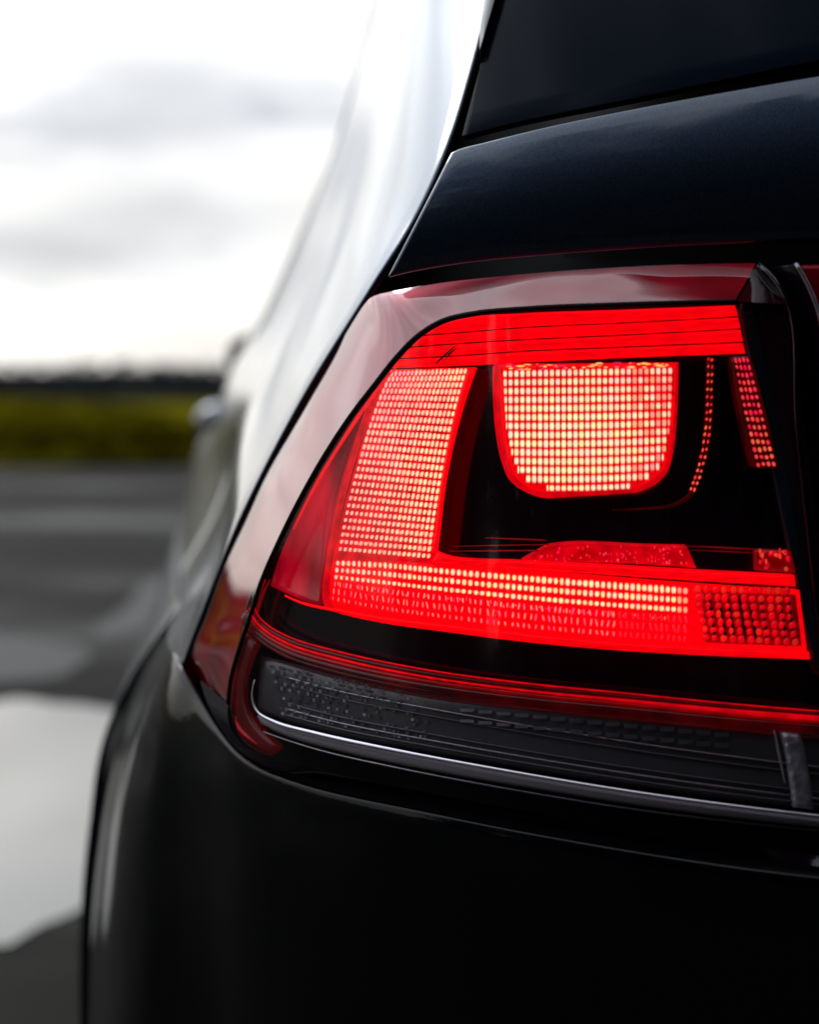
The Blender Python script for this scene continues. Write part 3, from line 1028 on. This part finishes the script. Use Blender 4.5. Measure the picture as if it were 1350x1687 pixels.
# lying arm
At = hermite([(553, 922, 0), (640, 925, 0), (712, 932, 0), (860, 945, 0), (1000, 956, 0), (1135, 966, 0)], 80)
Ab = hermite([(544, 990, 0), (640, 1010, 0), (712, 1020, 0), (860, 1038, 0), (1000, 1051, 0), (1135, 1060, 0)], 80)
cells = Cells()
NC, NR = 62, 6
for j in range(NC):
    u = (j + .5) / NC
    a = at(At, u); b_ = at(Ab, u)
    for i in range(NR):
        v = (i + .5) / NR
        x = lerp(a[0], b_[0], v); y = lerp(a[1], b_[1], v)
        br = [1, .95, .8, .45, .3, .28][i]
        warm = min(1, .45 + u * 1.2) if i < 3 else .1
        core = PINK * (1 - warm) + CREAM * warm
        if u > .96: core = core * np.array((1, .5, .5))
        if i >= 3:
            core = np.array((1.0, .22 * br * 2 * rr_.uniform(.4, 1.6), .24 * br * 2))
            if u > .8: core = np.array((1.0, .01, .03))
        else:
            core = np.array((1.0, core[1] * rr_.uniform(.8, 1.1), core[2] * rr_.uniform(.7, 1.1)))
        hx = 4.8 * lerp(.62, .86, min(1, u * 2)); hy = [6.6, 6.0, 5.0, 6.0, 7.0, 4.6][i] * lerp(.8, 1.05, u)
        if i >= 3: hx *= .5
        cells.add((x + (rr_.uniform(-1.6, 1.6) if i >= 3 else 0), y), hx * rr_.uniform(.85, 1.1), hy * rr_.uniform(.85, 1.1), rr_.uniform(-.25, .25) if i >= 3 else 0, .007, .0012, core, RIM, sx=rr_.uniform(-.3, .3), power=3.2)
for j in range(1, NC - 3):
    for i in range(4):
        a = at(At, j / NC); b_ = at(Ab, j / NC); v = (i + .5) / NR
        if rr_.random() < .6:
            cells.add((lerp(a[0], b_[0], v) + rr_.uniform(-.5, .5), lerp(a[1], b_[1], v) + rr_.uniform(-3, 3)), .9, rr_.uniform(1.5, 4.5), 0, .0066, .0004, np.array((1.0, rr_.uniform(.02, .3), .1)), RIM, power=2)
cells.build('prism_cells')
slab('lower_light_base', [(541, 925), (640, 926), (712, 928), (860, 938), (1000, 950), (1150, 962), (1318, 972)],
     [(541, 1000), (640, 1018), (712, 1028), (860, 1046), (1000, 1060), (1150, 1073), (1332, 1084)], .0085, .004, M['lit_red'], nu=80, nv=10, bulge=.0)
slab('lower_light_lip', [(545, 1001), (640, 1017), (712, 1026), (860, 1043), (1000, 1057), (1150, 1066), (1334, 1074)],
     [(560, 1011), (640, 1028), (712, 1038), (860, 1057), (1000, 1070), (1150, 1079), (1336, 1086)], .005, .006, M['lit_red'], nu=80, nv=6, bulge=.0015)
slab('upper_light_lip', [(722, 908), (745, 917), (860, 924), (1000, 931), (1150, 940), (1310, 948)],
     [(712, 928), (745, 928), (860, 937), (1000, 947), (1150, 957), (1312, 966)], .0055, .006, M['lit_red'], nu=80, nv=6, bulge=.0012)
slab('end_base', [(1158, 972), (1230, 977), (1312, 980)], [(1164, 1058), (1240, 1062), (1322, 1064)], .0070, .003, M['lit_red_dim'], nu=14, nv=6)
# right end of the arm: coarse dark-and-red ripples
cells = Cells()
for j in range(11):
    for i in range(7):
        u = j / 10; v = i / 6
        x = lerp(1150, 1296, u) + v * 14; y = lerp(970, 974, u) + v * lerp(80, 84, u)
        c = np.array((lerp(1.0, .7, u) * rr_.uniform(.75, 1.1), rr_.choice([0, 0, 0, .012]), .006))
        cells.add((x + rr_.uniform(-1.5, 1.5), y), 6.6 * rr_.uniform(.8, 1.1), 7.4 * rr_.uniform(.75, 1.15), .1, .0055, .0014, c, c * np.array((.45, 0, 0.3)), power=2.2)
cells.build('end_cells')
for x, hgt in ((1168, 1), (1186, .8), (1200, .9), (1218, 1), (1236, .7), (1254, .9), (1284, 1), (1298, 1)):
    y0 = 978 + (1 - hgt) * 60
    lamp_tube('dark_rib', [(x, y0), (x + 6, lerp(y0, 1056, .5)), (x + 11, 1056)], .0052, [.0003, .0008, .0006, .0009, .0003], M['groove'], n=16)

# sparkly strip under the dark window
slab('sparkle_strip', [(905, 898), (960, 893), (1050, 897), (1132, 899)], [(862, 922), (960, 926), (1050, 929), (1148, 936)], .008, .006, M['lit_red_mid'], nu=50, nv=6)
cells = Cells()
for k in range(80):
    u = rr_.random(); v = rr_.random()
    x = lerp(lerp(895, 1132, u), lerp(870, 1140, u), v); y = lerp(898, 926, v) + 3 * u
    c = np.array((1.0, rr_.choice([0, 0, .02, .06]), rr_.choice([.01, .03, .1])))
    cells.add((x, y), rr_.uniform(.8, 2), rr_.uniform(1.0, 3.4), 0, .0075, .0008, c, RIM * .8, power=2)
for k in range(26):
    x = 1250 + rr_.uniform(0, 52); y = 908 + rr_.uniform(0, 30)
    c = np.array((rr_.uniform(.4, 1), rr_.choice([0, 0, .05]), .02))
    cells.add((x, y), rr_.uniform(1.8, 4), rr_.uniform(2, 6), 0, .0065, .0008, c, RIM * .4, power=2)
cells.build('sparkle_cells')
slab('end_strip', [(1246, 905), (1304, 908)], [(1248, 940), (1312, 944)], .008, .005, M['lit_red_dim'], nu=12, nv=5)
for k, (x0, x1, y0, y1, r_) in enumerate(((800, 900, 886, 890, .0003), (745, 905, 900, 897, .00022), (740, 890, 908, 907, .0003), (1120, 1250, 899, 905, .0003), (1140, 1250, 906, 911, .0002))):
    lamp_tube('window_ridge', [(x0, y0), ((x0 + x1) / 2, (y0 + y1) / 2), (x1, y1)], .007, [.0001, r_, r_], M['lit_red_dim'], n=16)

# -- central bowl
bl = [(823, 601), (825, 660), (829, 710), (838, 755), (850, 785), (872, 803), (905, 811)]
brt = [(1115, 597), (1113, 650), (1110, 700), (1105, 740), (1096, 768), (1078, 788), (1045, 802)]
vslab('bowl_rim', [(818, 599), (819, 660), (823, 712), (833, 762), (846, 793), (870, 812), (905, 821)], [(1119, 597), (1118, 650), (1115, 702), (1110, 744), (1101, 776), (1082, 797), (1047, 812)],
      .004, .014, M['lit_red_mid'], bulge=.0, nu=40, nv=20)
vslab('bowl_lens', bl, brt, .0025, .012, M['lit_red'], bulge=.0012, nu=40, nv=24)
cells = Cells()
BC, BR = 29, 14


def bowl_edges(y):
    L = np.interp(y, [600, 660, 710, 755, 785, 800, 806], [827, 830, 834, 843, 856, 874, 900])
    Rr = np.interp(y, [600, 650, 700, 740, 768, 788, 800], [1111, 1109, 1106, 1101, 1092, 1072, 1040])
    return L, Rr


for i in range(BR):
    for j in range(BC):
        x = 832 + (j + .0) * 9.75
        y = 616 + i * 14.2 - .018 * (x - 830) + 6 * (1 - ((x - 960) / 140) ** 2) * (i / BR)
        L, Rr = bowl_edges(y + 3)
        xa, xb = max(x - 4.87, L + .6), min(x + 4.87, Rr - .6)
        if xb - xa < 2.6 or y > 806: continue
        x = (xa + xb) / 2; wf = (xb - xa) / 9.75
        sh = 1 if y < 795 else .8
        cx_ = 1 - abs((x - 930) / 190) ** 2; cy_ = 1 - abs((y - 735) / 150) ** 2
        k = max(0, .45 + .6 * cx_ * max(.3, cy_))
        core = PINK * (1 - min(1, k)) + CREAM * min(1, k)
        core = np.array((1.0, min(1, core[1] * rr_.uniform(.85, 1.12)), core[2] * rr_.uniform(.8, 1.2)))
        if x > 1045 and rr_.random() < .4: core = core * np.array((1, .5, .5))
        cells.add((x, y), 4.5 * (.82 + .2 * k) * wf, 6.9 * (.80 + .25 * k) * sh * rr_.uniform(.88, 1.04), 0, .0008, .0013, core, DEEP if (j % 2) else RIM, sx=rr_.uniform(-.35, .35), power=4.5)
cells.build('bowl_cells')
for j in range(BC + 1):
    x = 827 + j * 9.75
    ys = [y for y in range(604, 806, 4) if bowl_edges(y)[0] - 1 < x < bowl_edges(y)[1] + 1]
    if len(ys) < 4: continue
    lamp_tube('bowl_groove', [(x, ys[0]), (x, (ys[0] + ys[-1]) / 2), (x, ys[-1])], .0008, .00016, M['groove'], seg=4, n=6)
# bright broken glints along its top edge
cells = Cells()
for k in range(60):
    x = rr_.uniform(832, 1108); y = 603 - .012 * (x - 832) + rr_.uniform(-3, 6)
    cells.add((x, y), rr_.uniform(1.5, 9), rr_.uniform(.8, 2.2), 0, -.0006, .0006, np.array((1.0, rr_.choice([0., .1, .4, .6]), .1)), RIM * .8, power=2)
cells.build('glint_cells')

# -- bead strip and right wedge
cells = Cells()
path = hermite([(1171, 592, 0), (1170, 640, 0), (1168, 690, 0), (1162, 740, 0), (1152, 780, 0), (1142, 806, 0)], 19)
for k, p in enumerate(path):
    for s in (-1, 1):
        b_ = .25 + .6 * (k / 18)
        cells.add((p[0] + s * 3.2 + rr_.uniform(-.5, .5), p[1] + rr_.uniform(-1, 1)), 2.6 * rr_.uniform(.7, 1.1), 3.6 * rr_.uniform(.7, 1.15), .2, .011, .0010,
                  np.array((lerp(.6, 1.0, k / 18), .30 * b_ * rr_.random(), .08 * b_)), np.array((.3, 0, 0.004)), power=2.4)
cells.build('bead_cells')
lamp_tube('bead_guide', [(1171, 590), (1170, 640), (1168, 690), (1162, 740), (1150, 785), (1138, 815), (1110, 832), (1060, 838), (1010, 840)], .013,
          [.0018, .0018, .0018, .0016, .0010, .0005, .0002], M['lit_red_faint'], n=50)
cells = Cells()
for i in range(15):
    v = i / 14
    l = lerp(1210, 1246, v ** 1.15); r_ = lerp(1236, 1280, v)
    nC = 4
    for j in range(nC):
        u = (j + .5) / nC
        b_ = .15 + .75 * v
        cells.add((lerp(l, r_, u), lerp(593, 765, v) + rr_.uniform(-1, 1)), (r_ - l) / nC * .40 * rr_.uniform(.8, 1.1), 4.6 * rr_.uniform(.7, 1.15), -.2, .004, .0010,
                  np.array((rr_.uniform(.7, 1.0), .22 * b_ * rr_.random(), .06)), np.array((.35, 0, .006)), power=2.4)
cells.build('wedge_cells')
vslab('wedge_block', [(1207, 587), (1217, 650), (1229, 710), (1246, 770)], [(1238, 586), (1255, 650), (1270, 710), (1284, 772)], .006, .01, M['lit_red_faint'], nu=20, nv=6)

# -- soft red inner side lens left of the L block
FLn = [(648, 604), (610, 650), (565, 718), (522, 790), (486, 860), (462, 915), (446, 965)]
FRn = [(652, 604), (620, 655), (590, 718), (566, 790), (548, 860), (538, 925), (530, 1004)]
vslab('side_diffuser', FLn, FRn, .011, .004, M['lit_red_soft'], nu=40, nv=12, bulge=-.003)
lamp_tube('diffuser_edge', [(652, 606), (608, 662), (562, 730), (520, 800), (484, 872)], .004, [.0003, .0008, .0006, .0003], M['lit_red'], n=40)
lamp_tube('diffuser_edge', [(470, 981), (500, 994), (540, 1003), (580, 1012)], .006, [.0004, .0007, .0005], M['lit_red'], n=30)

# -- red light-guide ridges between the upper and lower chamber
def ridge(y_off, inset, r, material, x0=424, bend=0.0):
    base = [(418, 1000), (424, 1018), (440, 1036), (475, 1057), (560, 1083), (700, 1112), (860, 1134), (1040, 1152), (1200, 1168), (1370, 1182)]
    pts = []
    for k, (x, y) in enumerate(base):
        pts.append((x - bend * max(0, 1 - k / 4), y + y_off * (min(1, .55 + k * .12))))
    return lamp_tube('light_guide', pts, inset, r, material, n=110, seg=8)


ridge(-9, .006, [.0003, .0004, .0004, .0004, .0003, .0003], M['lit_red_mid'])
ridge(-3, .007, .0010, M['lit_red_faint'], bend=4)
ridge(3, .005, [.0005, .0006, .0005, .0005, .0008, .0012], M['lit_red_mid'], bend=7)
ridge(10, .007, .0010, M['lit_red_dim'], bend=10)
ridge(18, .006, .0014, M['lit_red_faint'], bend=14)
ridge(25, .007, .0010, M['lit_red_faint'], bend=18)
for k, (x, r_, mm) in enumerate(((413, .0008, 'lit_red_mid'), (421, .0008, 'lit_red_dim'), (404, .0012, 'lit_red_faint'))):
    lamp_tube('corner_guide', [(x + 24, 955), (x + 10, 985), (x, 1020), (x - 6, 1050)], .008, [.0003, r_, r_, r_], M[mm], n=30)
# red wall at the left end of the lower chamber
vslab('end_lens', [(400, 1030), (388, 1075), (381, 1120), (380, 1165), (390, 1205), (412, 1230), (450, 1246)], [(430, 1062), (418, 1090), (410, 1120), (409, 1155), (418, 1180), (436, 1204), (466, 1232)],
      .006, .006, M['lit_red_faint'], bulge=.004, nu=40, nv=10)
lamp_tube('corner_guide', [(388, 1180), (395, 1200), (412, 1217), (424, 1226)], .002, [.0003, .0012, .0010, .0003], M['lit_red_dim'], n=20)

# -- smoked reversing lens
rt = [(428, 1082), (470, 1092), (560, 1116), (700, 1145), (900, 1168), (1100, 1188), (1300, 1208), (1372, 1216)]
rb = [(424, 1168), (470, 1187), (560, 1211), (700, 1238), (900, 1273), (1100, 1304), (1300, 1330), (1372, 1338)]
slab('reversing_lens', rt, rb, .010, .006, M['smoked'], nu=100, nv=16, bulge=.002)
V, F = [], []


def facet(x, y, hx, hy, inset, tilt):
    b0 = len(V)
    V.extend([LP(x - hx, y - hy, inset), LP(x + hx, y - hy * .8, inset + tilt), LP(x + hx * .9, y + hy, inset), LP(x - hx * .9, y + hy * .8, inset - tilt)])
    F.append((b0, b0 + 1, b0 + 2, b0 + 3))


for i in range(10):
    for j in range(34):
        x = 448 + j * 7.4 + rr_.uniform(-.7, .7) + i * 2
        y = 1098 + (x - 448) * .2 + i * 8.2 + rr_.uniform(-.7, .7)
        if rr_.random() < .25 + .5 * (j / 34): continue
        facet(x, y, 2.6, rr_.uniform(2.2, 3.4), .0068, (.0007 if (i + j) % 2 else -.0005) * rr_.uniform(.4, 1.6))
for r0 in (0, 1):
    for j in range(15):
        x = 770 + j * 30; y = 1170 + (x - 770) * .095 + r0 * 18
        facet(x, y, 12, 2.8 + 1.6 * j / 14, .0068, .0004)
lf = link('reflector_facets', V, F, simple('reflector_facet', (.17, .17, .20), .4, metal=.8, noise=.6, nscale=90), lamp, smooth=False); lf['kind'] = 'stuff'
for dy, r_, mm in ((-30, .0005, 'smoked'), (-20, .0005, 'dark_chrome'), (-10, .0006, 'smoked'), (-60, .0004, 'smoked'), (-72, .0005, 'dark_chrome')):
    lamp_tube('lens_rib', [(x, y + dy) for x, y in rb[1:]], .0075, r_, M[mm], n=60)
# chrome strips under it
crm = [(420, 1120), (416, 1150), (424, 1172), (450, 1188), (520, 1208), (650, 1236), (850, 1273), (1050, 1306), (1250, 1333), (1372, 1347)]
lamp_tube('chrome_strip', crm, .0005, [.0003, .0009, .0011, .0010, .0009, .0008, .0008, .0008, .0008, .0008], M['chrome'], n=120, seg=10)
slab('grey_strip', [(424, 1180), (470, 1200), (560, 1224), (700, 1252), (900, 1287), (1100, 1318), (1300, 1344), (1372, 1352)],
     [(430, 1192), (470, 1212), (560, 1238), (700, 1268), (900, 1303), (1100, 1334), (1300, 1358), (1372, 1366)], .004, .004, simple('grey_trim', (.26, .25, .29), .45), nu=90, nv=6, bulge=.002)
lamp_tube('red_piping', [(440, 1196), (520, 1222), (650, 1252), (850, 1290), (1000, 1314), (1150, 1333)], .0035, [.0005, .0008, .0007, .0005, .0002], M['lit_red_faint'], n=80)
lamp_tube('chrome_strip', [(430, 1204), (520, 1234), (650, 1264), (850, 1302), (1050, 1334), (1250, 1358), (1372, 1370)], .004, [.0003, .0007, .0006, .0005, .0005], M['dark_chrome'], n=90)
# pale end piece
vslab('end_reflector', [(1288, 1205), (1298, 1260), (1308, 1330)], [(1320, 1208), (1332, 1260), (1342, 1334)], .006, .004, simple('frosted_end', (.45, .45, .55), .35, metal=.5, noise=.9, nscale=220, bump=1.0, bscale=300), nu=20, nv=8, bulge=.002)
lamp_tube('lens_rib', [(1276, 1200), (1284, 1240), (1294, 1290)], .007, [.0004, .0007, .0003], M['chrome'], n=16)

# ------------------------------------------------------------ inner lamp on the tailgate
il = bpy.data.objects.new('tailgate_light', None); sc.collection.objects.link(il); il.parent = car
il.location = (-CARP[0], -CARP[1], 0)
fr = [[TP(1312, 434, -.004, LF), TP(1345, 500, -.006, LF), TP(1376, 800, -.008, LF), TP(1405, 1100, -.008, LF), TP(1425, 1425, -.008, LF)],
      [TP(1420, 431, -.006, LF), TP(1450, 500, -.008, LF), TP(1470, 800, -.01, LF), TP(1480, 1100, -.01, LF), TP(1490, 1425, -.01, LF)],
      [W(.40, .672, .065), W(.42, .67, .02), W(.43, .668, -.06), W(.43, .668, -.12), W(.42, .668, -.175)]]
panel('lens_cover', loft(fr, 40, 30), M['cover_red'], il, thick=0, flip=True)
bk = loft(fr, 40, 30); bk[..., 1] += .012
panel('housing', bk, M['red_plastic'], il, thick=.003, bevel=0, flip=True)
ed = [fr[0], [p + np.array((-.002, .03, 0)) for p in fr[0]]]
panel('housing_end', loft(ed, 40, 4), M['gloss_black'], il, thick=.0015, bevel=.0004)
tube('lens_edge', fr[0], .0009, M['dark_chrome'], il, n=60)
il2 = bpy.data.objects.new('tailgate_light', None); sc.collection.objects.link(il2); il2.parent = car
il2.location = (-CARP[0], -CARP[1], 0)
mg = loft(fr, 40, 30); mg[..., 0] = 1.5 - mg[..., 0]
panel('lens_cover', mg, M['cover_red'], il2, thick=0)
mb = mg.copy(); mb[..., 1] += .012
panel('housing', mb, M['red_plastic'], il2, thick=.003, bevel=0)
tg2 = [[W(x, .655 if abs(x - .75) < .2 else .664, z) for x in (.445, .6, .75, .9, 1.055)] for z in (.085, .0, -.1, -.19)]
cp(panel('tailgate_centre', loft(tg2, 40, 20), M['paint'], car, flip=True))
# the other side's lamp, unlit and outside the picture
fr2 = [[np.array((1.5 - p[0], p[1], p[2])) for p in c] for c in (Oc[4:], Cc[4:])]
ro = bpy.data.objects.new('taillight', None); sc.collection.objects.link(ro); ro.parent = car
ro.location = (-CARP[0], -CARP[1], 0); ro['label'] = 'right tail light'
rl = loft([[np.array((1.5 - p[0], p[1], p[2])) for p in Oc[2:]], [np.array((1.5 - p[0], p[1], p[2])) for p in Cc[2:]]], 80, 10)
panel('lens_flank', rl, M['red_plastic'], ro, thick=.002, bevel=0)
Gm = G.copy(); Gm[..., 0] = 1.5 - Gm[..., 0]
panel('lens_cover', Gm, M['lit_red_dim'], ro, thick=.002, bevel=0)

# ------------------------------------------------------------ door mirror
def blob(name, c, rx, ry, rz, material, parent, e=2.6, seg=32):
    V, F = [], []
    for i in range(seg // 2 + 1):
        ph = math.pi * i / (seg // 2)
        for j in range(seg):
            th = 2 * math.pi * j / seg
            def pw(v): return math.copysign(abs(v) ** (2 / e), v)
            V.append((c[0] + rx * pw(math.sin(ph)) * pw(math.cos(th)), c[1] + ry * pw(math.sin(ph)) * pw(math.sin(th)), c[2] + rz * pw(math.cos(ph))))
    for i in range(seg // 2):
        for j in range(seg):
            a = i * seg + j; b_ = i * seg + (j + 1) % seg
            F.append((a, b_, b_ + seg, a + seg))
    return link(name, V, F, material, parent)


mc = P(372, 694, 3.6)
dm = cp(blob('door_mirror', (mc[0] + .02, mc[1] + .04, mc[2]), .085, .07, .042, M['paint'], car))
blob('mirror_glass', (mc[0] + .02, mc[1] - .02, mc[2] - .008), .07, .012, .028, M['glass_dark'], dm)
link_arm = tube('mirror_arm', [np.array((mc[0] + .03, mc[1] + .05, mc[2] - .03)), np.array((mc[0] + .10, mc[1] + .08, mc[2] - .04))], .018, M['plastic'], dm)
blob('mirror_underside', (mc[0] + .022, mc[1] - .01, mc[2] - .036), .070, .075, .030, M['rubber'], dm)
cp(blob('door_mirror', (1.5 - mc[0] - .02, mc[1] + .04, mc[2]), .085, .07, .042, M['paint'], car))
wd = P(405, 577, 3.3)
cp(tube('wind_deflector', [P(391, 622, 3.2), P(392, 598, 3.2), P(397, 574, 3.2), P(408, 552, 3.2)], [.010, .022, .022, .006], M['plastic'], car))
